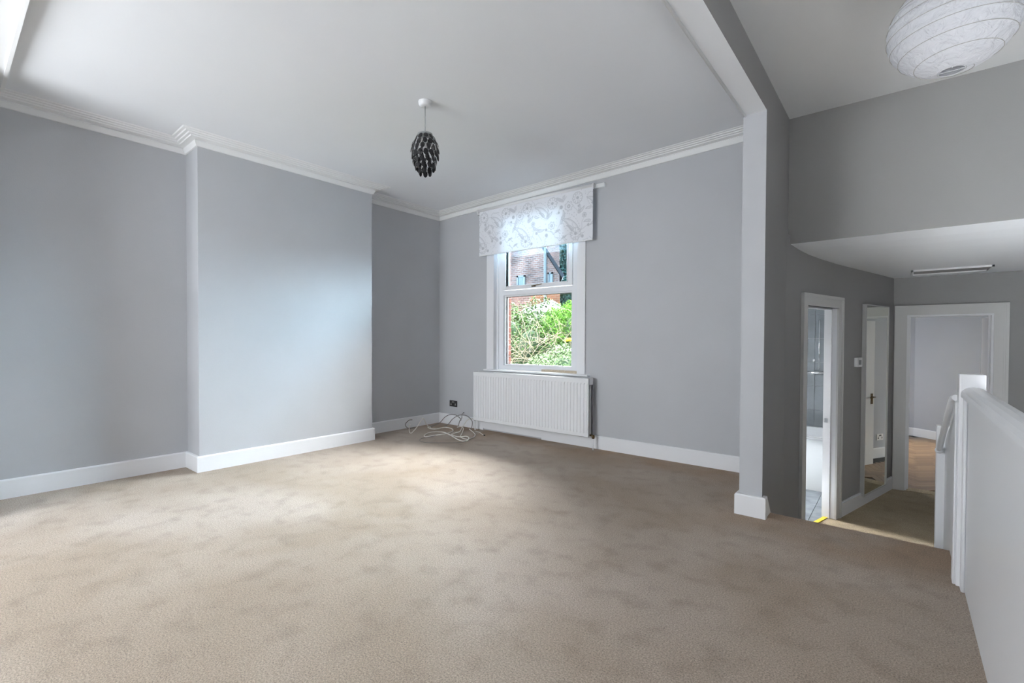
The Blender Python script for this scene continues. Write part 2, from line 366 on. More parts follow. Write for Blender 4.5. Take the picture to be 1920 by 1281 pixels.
# ---------------------------------------------------------------- cornice, baseboards, trims
Zc = 2.91
cprof = [(0, Zc), (.012, Zc+.002), (.032, Zc+.042), (.022, Zc+.048), (.022, Zc+.054), (.07, Zc+.058), (.075, Zc+.066), (.095, Zc+.068), (.10, Zc+.076), (.122, Zc+.077), (.128, Zc+.085), (.150, Zc+.086), (.158, Zc+.094), (.158, Zc+.13), (0, Zc+.13)]
path = [(L_, YR), (L_, Y1), (B_, Y1), (B_, Y2), (L_, Y2), (L_, W_), (PX0+.02, W_)]
struct('trim_1', MB().sweep(path, cprof, tilt), M_cornice, 'stepped white plaster cornice')
bprof = [(0, 0), (.025, 0), (.025, .134), (.019, .1426), (0, .1426)]
struct('baseboard_left', MB().sweep(path[:-2]+[(L_, W_-.025)], bprof), M_trim, 'white baseboard round the chimney breast')
struct('baseboard_window', MB().sweep([(L_, W_), (-4.22, W_)], bprof).sweep([(-3.28, W_), (PX0, W_)], bprof).sweep([(-4.22, W_), (-3.28, W_)], [(0, .02), (.022, .02), (.022, .147), (0, .147)]), M_trim, 'white baseboard below the window')
struct('trim_2', MB().box(L_+.15, PX0, .20, .33, 2.985, 3.1).box(L_+.15, PX0, .325, .345, 2.972, 3.1).box(L_+.15, PX0, .185, .205, 2.972, 3.1), M_cornice, 'plaster moulding strip across the ceiling')
struct('trim_3', MB().tube([(PX0+.008, YR, ZS-.002), (PX0+.008, PY, ZS-.002)], .009, 8), M_cornice, 'thin bead along the beam edge')
mb = MB().sweep([(PX0, W_-.03), (PX0, PY), (PX1, PY), (PX1, 3.66)], bprof, side=1)
mb.prism([(3.655, 0), (3.655, .1426), (3.665, .1426), (3.80, -.02), (3.80, -.1), (3.655, -.1)], 'x', PX1, PX1+.022)
struct('baseboard_partition', mb, M_trim, 'white plinth block wrapping the end of the partition wall')
mb = MB(); obox(mb, 1.105, 2.60, -.02, 0, ZL-.01, ZL+.125); obox(mb, 1.105, 2.60, -.012, 0, ZL+.12, ZL+.135)
struct('baseboard_hall', mb, M_trim, 'white baseboard below the mirror')

# ---------------------------------------------------------------- window
win = tag(empty('window_1', (-3.42, W_, .8)), 'white framed garden window with a hinged top light', None, None, 'structure')
fy0, fy1 = 4.818, 4.905
gx0, gx1 = -3.925, -2.935
mb = MB().box(wx0, gx0-.018, fy0, fy1, wz0, wz1).box(gx1+.018, wx1, fy0, fy1, wz0, wz1).box(gx0-.018, gx1+.018, fy0, fy1, wz0, .868).box(gx0-.018, gx1+.018, fy0, fy1, 2.82, wz1).box(gx0-.018, gx1+.018, fy0, fy1, 1.775, 1.835)
for x in (wx0, wx1-.035): mb.box(x, x+.035, fy0-.018, fy0, wz0, wz1)      # stepped face
mb.build('frame', M_upvc, win)
mb = MB()
for a, b, c, d in ((gx0-.018, gx0, .868, 1.775), (gx1, gx1+.018, .868, 1.775), (gx0, gx1, .868, .886), (gx0, gx1, 1.757, 1.775)): mb.box(a, b, fy0+.02, fy1-.01, c, d)
mb.build('glazing_bead', M_upvc, win)
mb = MB()
for a, b, c, d in ((gx0, gx0+.010, .886, 1.757), (gx1-.006, gx1, .886, 1.757), (gx0+.010, gx1-.006, .886, .890), (gx0+.010, gx1-.006, 1.753, 1.757)): mb.box(a, b, fy0+.045, fy1-.02, c, d)
mb.build('gasket', M_gasket, win)
MB().box(gx0, gx1, 4.868, 4.874, .888, 1.755).build('pane', M_glass, win)
# top light sash
sx0, sx1 = -3.955, -2.905; ux0, ux1 = -3.885, -2.975
sash = MB()
for a, b, c, d in ((sx0, ux0, 1.84, 2.82), (ux1, sx1, 1.84, 2.82), (ux0, ux1, 1.84, 1.888), (ux0, ux1, 2.77, 2.82)): sash.box(a, b, fy0-.02, fy0+.045, c, d)
for a, b, c, d in ((ux0-.012, ux0, 1.876, 2.77), (ux1, ux1+.012, 1.876, 2.77), (ux0, ux1, 1.876, 1.888)): sash.box(a, b, fy0-.028, fy0, c, d)
sash = sash.build('sash', M_upvc, win)
MB().box(ux0, ux1, 4.838, 4.844, 1.888, 2.77).build('pane', M_glass_blue, win)
MB().box(ux0, ux0+.018, fy0, fy0+.04, 1.888, 2.77).build('gasket', M_gasket, win)
mb = MB().bbox(-3.47, -3.42, fy0-.045, fy0-.02, 1.852, 1.87, .004).tube([(-3.445, fy0-.05, 1.862), (-3.40, fy0-.055, 1.868), (-3.31, fy0-.052, 1.876)], [.007, .006, .004], 8)
h = mb.build('handle', M_brass, win); tag(h, 'small dark casement handle')
# architrave, sill board, filler strip
mb = MB().box(-4.165, wx0+.01, W_-.022, W_, .815, 2.90).box(wx1-.01, -2.70, W_-.022, W_, .815, 2.90).box(wx0+.01, wx1-.01, W_-.022, W_, 2.87, 2.90)
mb.box(wx0-.001, wx0+.008, W_, fy0, .815, 2.88).box(wx1-.008, wx1+.001, W_, fy0, .815, 2.88)
mb.build('architrave', M_trim, win)
mb = MB().bbox(-4.19, -2.645, 4.695, W_+.002, .792, .815, .006).box(wx0, wx1, W_-.002, fy0, .80, .815)
mb.build('sill_board', M_trim, win)
f_ = MB().box(-3.32, -2.80, fy0-.035, fy0-.001, .816, .842).build('filler_strip', M_filler, win); tag(f_, 'bare beige filler strip along the bottom right of the frame')
# outer brick jamb, brick by brick
jam = struct('wall_outer_jamb', MB().box(-4.25, -3.937, 4.905, 4.96, .5, 3.0), M_mortar, 'brick jamb outside the window')
brm = None
for i in range(20):
    z = .835+i*.0765
    d = -3.928 + random.uniform(-.003, .003)
    if brm is None:
        o = MB().bbox(-.105, 0, -.026, .026, 0, .066, .003, seg=1).build('brick', M_brick, jam); brm = o.data
    else:
        o = bpy.data.objects.new('brick', brm); C.objects.link(o); o.parent = jam
    o.location = (d, 4.934+random.uniform(-.001, .001), z)

# ---------------------------------------------------------------- blind
bl = tag(empty('roller_blind', (-3.4, 4.70, 2.9)), 'white roller blind with grey floral paisley print above the window', 'blind')
nx_, nz_ = 430, 146; bx0, bx1, bz0, bz1 = -4.24, -2.575, 2.298, 2.872
U, V = np.meshgrid(np.linspace(0, 1.70, nx_), np.linspace(0, .57, nz_))
ink = np.zeros_like(U)
def put(a): global ink; ink = np.maximum(ink, a)
def dist(u, v): return np.hypot(U-u, V-v)
def line(d, w=.0045): return np.clip(1.3-np.abs(d)/w, 0, 1)*.8
def ell(u, v, a, b, ang):
    c, s = math.cos(ang), math.sin(ang); x = (U-u)*c+(V-v)*s; y = -(U-u)*s+(V-v)*c
    return (np.sqrt((x/a)**2+(y/b)**2)-1)*min(a, b), x/a, y/b
def teardrop(u, v, r, ang, fill=0, core=.9):
    c, s = math.cos(ang), math.sin(ang); x = ((U-u)*c+(V-v)*s)/r; y = (-(U-u)*s+(V-v)*c)/r
    w = .42*np.sqrt(np.clip(1-x*x, 0, 1))*(1-.75*np.clip((x+1)/2, 0, 1)); yy = y-.35*np.clip(x, 0, 1)**2
    d = (np.abs(yy)-w)*r; d = np.where(np.abs(x) > 1, np.hypot(np.abs(x)-1, yy)*r+.002, d)
    put(line(d)); put(np.where(np.abs(d+.011) < .0022, .5, 0)*(d < 0))
    if fill: put(np.where((d < -.010) & (x < -.1), fill, 0))
MOT = [('d',.455,.481,.075),('f',.681,.411,.06),('d',.795,.486,.072),('o',.579,.415,.022),('o',.545,.359,.014),('p',.311,.414,.118),('l',.386,.334,.087),('t',.616,.333,.047),('l',.816,.327,.087),('f',.446,.226,.05),('o',.367,.19,.016),('o',.371,.127,.021),('t',.289,.19,.05),('p',.71,.212,.137),('d',.772,.093,.077),('b',.56,.512,.075),('w',.585,.06,.075),('o',.859,.055,.017),('t',.585,.265,.042),('w',.498,.143,.075),('o',.81,.394,.012),('t',.922,.217,.045),('o',.224,.168,.015),('f',.884,.284,.03),('t',.934,.356,.037)]
for rep in (-1, 0, 1, 2):
    for t, u, v, r in MOT:
        u += rep*.71
        if not -.15 < u < 1.85: continue
        d = dist(u, v); th = np.arctan2(V-v, U-u)
        if t == 'o': put(np.where(d < r*.85, .75, 0)); put(line(d-r*.85, .004))
        if t in 'df':
            n = 10 if t == 'd' else 7; pet = r*(.62+.30*np.abs(np.cos(n*th/2)))
            put(line(d-pet)); put(np.where(d < r*.24, .8, 0) if t == 'd' else line(d-r*.25, .008))
            if t == 'd': put(np.where((np.abs(np.cos(n*th/2)) < .22) & (d < r*.75) & (d > r*.38), .65, 0)); put(np.where((np.abs(np.cos(n*th/2)) < .3) & (np.abs(d-r*.88) < .006), .65, 0))
            else: put(np.where((np.abs(np.sin(n*th/2)) < .12) & (d < pet*.8) & (d > r*.3), .5, 0))
        if t == 'p':
            a = 2.3 if u % .71 < .5 else 1.9
            teardrop(u, v, r, a, 0); teardrop(u-.006*math.cos(a)-.01, v-r*.30, r*.42, a, .6)
            dd, x, y = ell(u, v, r*1.12, r*.58, a); put(np.where((np.abs(dd) < .004) & (np.sin(np.arctan2(y, x)*26) > .1), .5, 0))
        if t == 't': teardrop(u, v, r, 1.1+u*5, .65)
        if t == 'l':
            for a in (.5, 1.3): teardrop(u+.4*r*math.cos(a), v+.4*r*math.sin(a), r*.6, a, .35 if a < 1 else .7)
        if t == 'b':
            dd, x, y = ell(u, v-.01, r*.8, r*.26, -.5); put(np.where(dd < 0, .55, 0))
            for k in range(5): put(np.where(ell(u+r*.7, v-.02+k*.011, r*.35, .0035, .5)[0] < 0, .6, 0))
        if t == 'w':
            y = v+.02*np.sin((U-u)*70); put(np.where(np.abs(U-u) < r, line(V-y), 0)); put(np.where(ell(u+.03, v+.012, r*.5, r*.17, .4)[0] < 0, .6, 0))
for k in range(420):
    u, v = rng.uniform(0, 1.7), rng.uniform(0, .57); i0 = (np.abs(U-u) < .02) & (np.abs(V-v) < .02)
    if ink[i0].max() < .2: put(np.where(np.hypot(U-u, V-v) < rng.uniform(.003, .006), .6, 0))
for k in range(70):
    u, v, a, b = rng.uniform(0, 1.7), rng.uniform(0, .57), rng.uniform(-3, 3), rng.uniform(30, 60); l = rng.uniform(.03, .07)
    x = (U-u)*math.cos(a)+(V-v)*math.sin(a); y = -(U-u)*math.sin(a)+(V-v)*math.cos(a)
    put(np.where(np.abs(x) < l, line(y-.012*np.sin(x*b), .0035)*.75, 0))
X = bx0+(bx1-bx0)*U/1.70; Z = bz0+(bz1-bz0)*V/.57; Yf = 4.672+.002*np.sin(X*9)
mb = MB(); mb.v = list(map(tuple, np.stack([X, Yf, Z], -1).reshape(-1, 3).tolist()))
mb.f = [(j*nx_+i, j*nx_+i+1, (j+1)*nx_+i+1, (j+1)*nx_+i) for j in range(nz_-1) for i in range(nx_-1)]; mb.sm = [True]*len(mb.f)
fab = mb.build('fabric', M_fabric, bl, recalc=False)
at = fab.data.attributes.new('print', 'FLOAT', 'POINT'); at.data.foreach_set('value', ink.reshape(-1).astype(np.float32))
MB().box(bx0, bx1, 4.668, 4.676, bz0-.004, bz0+.004).build('bottom_bar', M_white, bl)
MB().tube([(bx0-.03, 4.69, 2.889), (bx1-.01, 4.69, 2.889)], .024, 14).build('roller_tube', M_white, bl)
for x in (bx0-.045, bx1-.01): MB().lathe([(.026, 0), (.028, .006), (.028, .014), (.024, .02)], (x, 4.69, 2.889), 16, 'x').build('end_cap', M_white, bl)
MB().bbox(-4.33, -2.465, 4.72, 4.756, 2.862, 2.908, .004).build('mounting_rail', M_white, bl)

# ---------------------------------------------------------------- radiator
rad = tag(empty('radiator', (-3.42, 4.64, .145)), 'long white ribbed panel radiator under the window', 'radiator')
RX0, RX1, RZ0, RZ1, RY = -4.277, -2.573, .145, .777, 4.60
def ribbed(y, sgn):
    n = 40; x0, x1 = RX0+.012, RX1-.012; p = (x1-x0)/n; pr = []
    for i in range(n):
        a = x0+i*p; pr += [(a, .010), (a+.12*p, .010), (a+.27*p, 0), (a+.85*p, 0)]
    pr += [(x1, .010)]
    zs = [RZ0, RZ0+.035, RZ0+.05, RZ1-.062, RZ1-.047, RZ1]
    vs = []; fs = []; m = len(pr)
    for k, z in enumerate(zs):
        g = 1 if 2 <= k <= 3 else 0
        for x, d in pr: vs.append((x, y+sgn*(d*g), z))
    for k in range(len(zs)-1):
        for i in range(m-1): fs.append((k*m+i, k*m+i+1, (k+1)*m+i+1, (k+1)*m+i))
    b = MB().add(vs, fs)
    yb = y+sgn*.012
    b.box(RX0, RX0+.012, min(y, yb), max(y, yb), RZ0, RZ1).box(RX1-.012, RX1, min(y, yb), max(y, yb), RZ0, RZ1)
    b.box(RX0, RX1, min(y+sgn*.008, yb), max(y+sgn*.008, yb), RZ0, RZ1)
    b.tube([(RX0, y+sgn*.006, RZ0), (RX1, y+sgn*.006, RZ0)], .006, 8).tube([(RX0, y+sgn*.006, RZ1), (RX1, y+sgn*.006, RZ1)], .006, 8)
    return b
ribbed(RY, 1).build('front_panel', M_rad, rad, recalc=False)
ribbed(4.702, -1).build('rear_panel', M_rad, rad, recalc=False)
mb = MB().box(RX0+.03, RX1+.004, RY+.014, RY+.02, RZ1-.06, RZ1+.006).box(RX0+.03, RX1+.004, 4.682, 4.688, RZ1-.06, RZ1+.006)
for i in range(60):
    x = RX0+.04+i*(RX1-RX0-.06)/59; mb.box(x-.004, x+.004, RY+.018, 4.686, RZ1, RZ1+.004)
mb.build('top_grille', M_rad, rad)
for x in (RX0+.03, RX1+.002): MB().box(x-.003, x, RY+.014, 4.69, RZ1-.065, RZ1+.004).build('end_cover', M_rad, rad)
mb = MB()
for i in range(50):
    x = RX0+.06+i*(RX1-RX0-.12)/49; mb.box(x-.001, x+.001, RY+.02, 4.685, RZ0+.05, RZ1-.07)
mb.build('convector_fins', M_rad, rad)
for x, ed in ((RX0-.016, 0), (RX1+.03, 1)):
    py = 4.655
    v = MB().tube([(x, py, 0), (x, py, RZ0-.005)], .0085, 10).build('pipe', M_white, rad)
    b = MB().lathe([(.013, 0), (.017, .008), (.017, .03), (.012, .04)], (x, py, RZ0-.02), 12)
    b.tube([(x, py, RZ0+.012), ((RX0+.01) if not ed else (RX1-.01), py, RZ0+.012)], .01, 10)
    b = b.build('valve', M_brass if ed else M_chrome, rad)
    if not ed: MB().lathe([(.014, 0), (.018, .006), (.018, .05), (.014, .058)], (x, py, RZ0+.022), 14).build('valve_cap', M_white, rad)

# ---------------------------------------------------------------- sockets
def socket(name, origin, xdir, ydir, m, m2, label, w=.146, hgt=.086):
    xd = Vector(xdir); nd = Vector(ydir)
    Mx = Matrix((xd, Vector((0, 0, 1)), nd)).transposed().to_4x4(); Mx.translation = origin
    t = tag(empty(name, origin), label, 'socket')
    MB().bbox(-w/2, w/2, -hgt/2, hgt/2, 0, .009, .003, Mx).build('plate', m, t)
    for s in (-1, 1):
        MB().prism([(s*.042-.012, -.022), (s*.042+.012, -.022), (s*.042, .012)], 'z', .009, .0105).build('outlet', m2, t)
        MB().bbox(s*.014-.006, s*.014+.006, .012, .034, .008, .014, .002).build('rocker_switch', m2, t)
    for ch in t.children:
        if ch.name.startswith(('outlet', 'rocker')): ch.data.transform(Mx)
    return t
M_pale = mat('pale_socket_face', (.38, .38, .37), .5)
socket('wall_socket', (-4.80, W_, .297), (1, 0, 0), (0, -1, 0), M_bronze, M_pale, 'dark double wall socket low beside the radiator')

# ---------------------------------------------------------------- cables
CB = dict(
A=[(-4.26,4.506,.038),(-4.166,4.473,.018),(-4.054,4.395,.008),(-3.968,4.277,.008),(-3.945,4.185,.008),(-3.942,4.133,.008),(-4.018,4.139,.008),(-4.109,4.19,.008),(-4.28,4.399,.008),(-4.378,4.518,.028),(-4.454,4.56,.038),(-4.549,4.576,.018)],
B=[(-4.278,4.198,.008),(-4.144,4.16,.008),(-4.056,4.153,.018),(-4.02,4.19,.023),(-3.955,4.172,.023),(-3.903,4.121,.018),(-3.881,4.062,.008),(-3.91,4.019,.008),(-4.017,4.049,.008),(-4.144,4.094,.018),(-4.302,4.168,.018),(-4.457,4.243,.008),(-4.54,4.212,.008),(-4.583,4.153,.008),(-4.563,4.047,.008),(-4.486,3.936,.008),(-4.42,3.898,.008),(-4.409,3.965,.008),(-4.393,4.076,.008),(-4.377,4.191,.008),(-4.389,4.303,.008),(-4.46,4.411,.008),(-4.572,4.49,.008),(-4.686,4.504,.008),(-4.712,4.458,.008),(-4.708,4.334,.008),(-4.785,4.302,.008),(-4.886,4.351,.008)],
C=[(-3.867,4.039,.008),(-3.9,3.915,.008),(-4.015,3.8,.008),(-4.151,3.704,.008),(-4.234,3.683,.008),(-4.317,3.714,.008),(-4.38,3.802,.008),(-4.383,3.911,.008),(-4.378,4.031,.008)],
D=[(-4.882,4.355,.008),(-4.872,4.433,.018),(-4.849,4.499,.038),(-4.741,4.459,.088),(-4.648,4.441,.158),(-4.614,4.487,.188),(-4.54,4.494,.198),(-4.521,4.547,.178),(-4.48,4.577,.128),(-4.553,4.625,.088),(-4.596,4.65,.028),(-4.558,4.594,.008)],
E=[(-4.723,4.495,.008),(-4.696,4.558,.048),(-4.569,4.497,.128),(-4.454,4.47,.188),(-4.402,4.506,.208),(-4.358,4.55,.198),(-4.344,4.608,.158),(-4.359,4.67,.098),(-4.388,4.692,.028),(-4.336,4.609,.008)],
F=[(-4.37,4.696,.138),(-4.379,4.636,.138),(-4.446,4.642,.098),(-4.504,4.657,.038),(-4.477,4.593,.018),(-4.311,4.387,.018),(-4.322,4.321,.008),(-4.292,4.225,.008)],
G=[(-4.952,4.133,.128),(-4.965,4.096,.128),(-5.008,4.075,.088),(-5.008,4.063,.058),(-5.01,4.1,.018),(-4.954,4.127,.018),(-4.952,4.174,.018)],
H=[(-4.966,4.101,.058),(-4.834,3.984,.028),(-4.729,3.921,.008),(-4.761,4.005,.028),(-4.772,4.078,.078),(-4.796,4.147,.128),(-4.797,4.181,.158),(-4.801,4.212,.138),(-4.872,4.3,.068),(-4.893,4.366,.018),(-4.844,4.365,.008)],
J=[(-4.494,4.641,.208),(-4.423,4.541,.208),(-4.468,4.579,.148),(-4.539,4.61,.098)],
K=[(-4.195,4.558,.008),(-4.116,4.544,.008),(-4.007,4.476,.008),(-3.955,4.45,.008)])
def cable(label, segs, m, r, ends=()):
    p0 = CB[segs[0]][0]; t = tag(empty('cable', (p0[0], p0[1], 0)), label, 'cable', 'loose cables in the corner by the radiator')
    b = MB()
    for k in segs: b.tube(smooth_path(CB[k], 5), r, 7)
    b.build('lead', m, t)
    for k, i, l in ends:
        P = [Vector(p) for p in CB[k]]; a = P[i]; d = (P[i]-P[i+1 if i == 0 else i-1]).normalized()
        MB().tube([a-d*.004, a+d*.008, a+d*.03], [r*1.3, r*2.2, r*1.6], 10).build('plug', l, t)
    return t
cable('thick white cable in flat loops on the carpet, nearest the room', ['B'], M_cable, .0065)
cable('cream cable curling on the carpet in front of the radiator pipe', ['A', 'F'], M_cable, .0055)
cable('thin grey cable lying in a wide flat arc, nearest the camera', ['C'], M_cable2, .003)
cable('grey cable standing up in two tall arches by the corner', ['D', 'E'], M_cable2, .0048)
cable('short dark cable end looping up against the left baseboard', ['G'], M_cable2, .0048)
cable('white cable rising in one hump by the left baseboard with a plug', ['H'], M_cable, .0055, [('H', 0, M_white)])
cable('short cable leaning against the wall with an upright dark plug', ['J'], M_cable2, .004, [('J', 0, M_black)])
cable('short cable under the radiator ending in a black plug', ['K'], M_cable, .004, [('K', -1, M_black)])

# ---------------------------------------------------------------- pendant lamp
PXY = (-2.835, 2.492); pz = CZ(PXY[0])
pl = tag(empty('pendant_lamp', (*PXY, pz)), 'black petal pendant lamp hanging in the middle of the ceiling', 'lamp')
MB().lathe([(.02, -.038), (.04, -.036), (.048, -.024), (.051, -.004), (.051, 0)], (*PXY, pz), 28).build('ceiling_rose', M_white, pl)
MB().tube([(*PXY, pz-.036), (*PXY, 2.74)], .0038, 8).build('cord', M_lampin, pl)
fr = MB().lathe([(.05, 2.785), (.058, 2.79), (.058, 2.795), (.05, 2.797)], (*PXY, 0), 24)
for k in range(4): a = k*PI/2; fr.tube([(*PXY, 2.79), (PXY[0]+.055*math.cos(a), PXY[1]+.055*math.sin(a), 2.79)], .003, 6)
tiers = [(2.778, .060, 10), (2.735, .086, 13), (2.691, .097, 14), (2.646, .098, 14), (2.602, .091, 13), (2.560, .077, 11), (2.524, .052, 8)]
for z, r, n in tiers: fr.tube([(PXY[0]+r*.93*math.cos(q), PXY[1]+r*.93*math.sin(q), z) for q in np.linspace(0, 2*PI, 25)[:-1]], .002, 5, closed=True)
for k in range(6): a = k*PI/3; fr.tube([(PXY[0]+r*.93*math.cos(a), PXY[1]+r*.93*math.sin(a), z) for z, r, n in tiers], .002, 5)
fr.build('shade_frame', M_lampin, pl)
MB().lathe([(.012, 2.66), (.018, 2.67), (.018, 2.74), (.01, 2.745)], (*PXY, 0), 12).build('lamp_holder', M_white, pl)
pm = MB()   # one oval cupped disc hanging from its top edge
pm.v = [(0, .004, -.024)]; nq = 12
for ring, (rr_, dz) in enumerate(((.55, .0025), (1, 0))):
    for k in range(nq):
        q = 2*PI*k/nq; pm.v.append((.0175*rr_*math.cos(q), dz-.0005, -.026+.026*rr_*math.sin(q)))
pm.f = [(0, 1+k, 1+(k+1) % nq) for k in range(nq)]+[(1+k, 1+nq+k, 1+nq+(k+1) % nq, 1+(k+1) % nq) for k in range(nq)]; pm.sm = [True]*len(pm.f)
pdata = None
for ti, (z, r, n) in enumerate(tiers):
    for k in range(n):
        a = 2*PI*(k+.5*(ti % 2))/n
        if pdata is None: o = pm.build('petal', M_petal, pl, recalc=False); pdata = o.data; sol = None
        else: o = bpy.data.objects.new('petal', pdata); C.objects.link(o); o.parent = pl; o.matrix_parent_inverse = Matrix.Translation(-Vector(pl.location))
        lean = .50-.11*ti if ti < 5 else .02
        o.matrix_basis = Matrix.Translation((PXY[0]+r*math.cos(a), PXY[1]+r*math.sin(a), z+.006)) @ Matrix.Rotation(a-PI/2, 4, 'Z') @ Matrix.Rotation(lean+random.uniform(-.1, .1), 4, 'X') @ Matrix.Rotation(random.uniform(-.25, .25), 4, 'Z')

# ---------------------------------------------------------------- paper lantern
LC = (.145, 2.75); LZ = 2.512; LR, LH = .214, .195
ln = tag(empty('paper_lantern', (*LC, 2.97)), 'large round white paper lantern hanging over the stairs', 'lamp')
a0 = math.asin(.042/LR)
hs = [i*LH*2*.978/11 - LH*.978 for i in range(12)]
rings = [math.sqrt(max(0, 1-(h/LH)**2))*LR for h in hs]; rings[0] = .042; rings[-1] = .042
prof = []
for i in range(11):
    for t in (0, .25, .5, .75):
        h = hs[i]+(hs[i+1]-hs[i])*t
        r = math.sqrt(max(0, 1-(h/LH)**2))*LR
        if i in (0, 10): r = max(r, .042)
        r -= .0035*math.sin(PI*t); prof.append((r, h))
prof.append((.042, hs[-1]))
n = 72; vs = []; fs = []
for i, (r, h) in enumerate(prof):
    for k in range(n):
        q = 2*PI*k/n; cr = .0012*math.sin(q*23+i*.7)+.0008*math.sin(q*37-i)
        vs.append((LC[0]+(r+cr)*math.cos(q), LC[1]+(r+cr)*math.sin(q), LZ+h))
for i in range(len(prof)-1):
    for k in range(n): fs.append((i*n+k, i*n+(k+1) % n, (i+1)*n+(k+1) % n, (i+1)*n+k))
MB().add(vs, fs, True).build('shade', M_paper, ln, recalc=False)
mb = MB()
# one long wire winding round the globe as a rising spiral
sp = []
turns = 8
for k in range(turns*48+1):
    t = k/(turns*48); h = -LH*.955+2*LH*.955*t; r = math.sqrt(max(0, 1-(h/LH)**2))*LR+.0012; q = 2*PI*turns*t
    sp.append((LC[0]+r*math.cos(q), LC[1]+r*math.sin(q), LZ+h))
M_wire = mat('shade_wire', (.40, .39, .36), .5)
MB().tube(sp, .0011, 5).build('wire_spiral', M_wire, ln)
mb = MB()
for h in (hs[0], hs[-1]): mb.tube([(LC[0]+.042*math.cos(q), LC[1]+.042*math.sin(q), LZ+h) for q in np.linspace(0, 2*PI, 33)[:-1]], .0012, 5, closed=True)
mb.tube([(LC[0]-.042, LC[1], LZ+hs[0]), (LC[0]+.042, LC[1], LZ+hs[0])], .0012, 5)
mb.tube([(LC[0], LC[1]-.03, LZ+hs[0]), (LC[0], LC[1]-.02, LZ+hs[-1])], .0012, 5).build('wire_frame', M_white, ln)
MB().tube([(*LC, 2.965), (*LC, LZ+.12)], .003, 6).build('cord', M_white, ln)
MB().lathe([(.03, -.03), (.045, -.02), (.048, 0)], (*LC, 2.97), 20).build('ceiling_rose', M_white, ln)

# ---------------------------------------------------------------- balustrade
ba = tag(empty('balustrade', (.28, 3.3, 0)), 'white boarded stair balustrade with rounded cap and square newel', 'balustrade')
PXa, PXb = .246, .296
o = MB().box(PXa, PXb, YR, 3.26, -.35, .945).build('panel', M_trim, ba)
mb = MB(); cp = []
for k in range(9): q = PI*k/8; cp.append((.271-.047*math.cos(q), .945+.034*math.sin(q)))
cp = [(.224, .93)]+cp+[(.318, .93)]
mb.prism(cp, 'y', YR, 3.25); mb.build('cap_rail', M_trim, ba)
MB().bbox(.218, .312, 3.245, 3.345, -1.0, 1.04, .005).build('newel_post', M_trim, ba)
mb = MB().box(.207, .232, 3.262, 3.34, ZL, .90)
for x in (.212, .222): mb.tube([(x, 3.262, ZL), (x, 3.262, .9)], .0035, 6)
mb.box(.232, .246, 3.18, 3.25, -.3, .93)
mb.tube([(.239, 3.18, -.3), (.239, 3.18, .93)], .006, 8)
mb.build('post_moulding', M_trim, ba)
MB().prism([(3.34, ZL), (4.27, ZL), (4.27, .56), (3.34, .90)], 'x', .226, .262).build('stair_panel', M_trim, ba)
MB().bbox(.184, .262, 4.262, 4.33, ZL, .645, .004).build('lower_newel_post', M_trim, ba)
mb = MB(); mb.tube(smooth_path([(.212, 3.345, .915), (.205, 3.38, .905), (.200, 3.46, .855), (.198, 3.75, .72), (.196, 4.10, .555), (.196, 4.20, .505)], 4), .015, 12)
mb.lathe([(.004, -.006), (.018, 0), (.022, .008), (.018, .018), (.004, .024)], (.196, 4.205, .495), 14, 'y').build('grab_rail', M_trim, ba)

# ---------------------------------------------------------------- door 1 (bathroom)
d1 = tag(empty('door_1', O(.64, 0, ZL)), 'white cased doorway into the bathroom', None, None, 'structure')
def arch(mb, s0, s1, zt, w, ob):
    # stepped moulding: back band + face
    for a, b, z0, z1 in ((s0-w, s0, ZL, zt+w), (s1, s1+w, ZL, zt+w), (s0, s1, zt, zt+w)): ob(mb, a, b, -.014, 0, z0, z1)
    e = .022
    for a, b, z0, z1 in ((s0-w, s0-w+e, ZL, zt+w), (s1+w-e, s1+w, ZL, zt+w), (s0-w+e, s1+w-e, zt+w-e, zt+w)): ob(mb, a, b, -.024, -.012, z0, z1)
    e = .03
    for a, b, z0, z1 in ((s0-w+.022, s0-w+e+.006, ZL, zt+w-.022), (s1+w-e-.006, s1+w-.022, ZL, zt+w-.022), (s0-w+e+.006, s1+w-e-.006, zt+w-e-.006, zt+w-.022)): ob(mb, a, b, -.018, -.012, z0, z1)
    return mb
arch(MB(), .300, .985, 1.500, .085+.03, obox)
mb = arch(MB(), .315, .985, 1.500, .10, obox); mb.build('architrave', M_trim_shade, d1)
mb = MB(); obox(mb, .285, .315, 0, .1, ZL, 1.515); obox(mb, .985, 1.0, 0, .1, ZL, 1.515); obox(mb, .315, .985, 0, .1, 1.50, 1.515)
mb.build('door_lining', M_trim, d1)
mb = MB(); obox(mb, .972, .985, .04, .10, ZL, 1.50); obox(mb, .328, .972, .04, .10, 1.487, 1.50); obox(mb, .315, .328, .04, .10, ZL, 1.5)
mb.build('door_stop', M_trim, d1)
mb = MB(); obox(mb, .969, .973, .060, .085, .435, .475); obox(mb, .968, .971, .066, .079, .445, .465); mb.build('strike_plate', M_chrome, d1)
mb = MB(); obox(mb, .315, .985, .05, .085, ZL, ZL+.006)
t_ = mb.build('threshold_strip', M_yellow, d1); tag(t_, 'bright yellow strip across the doorway')

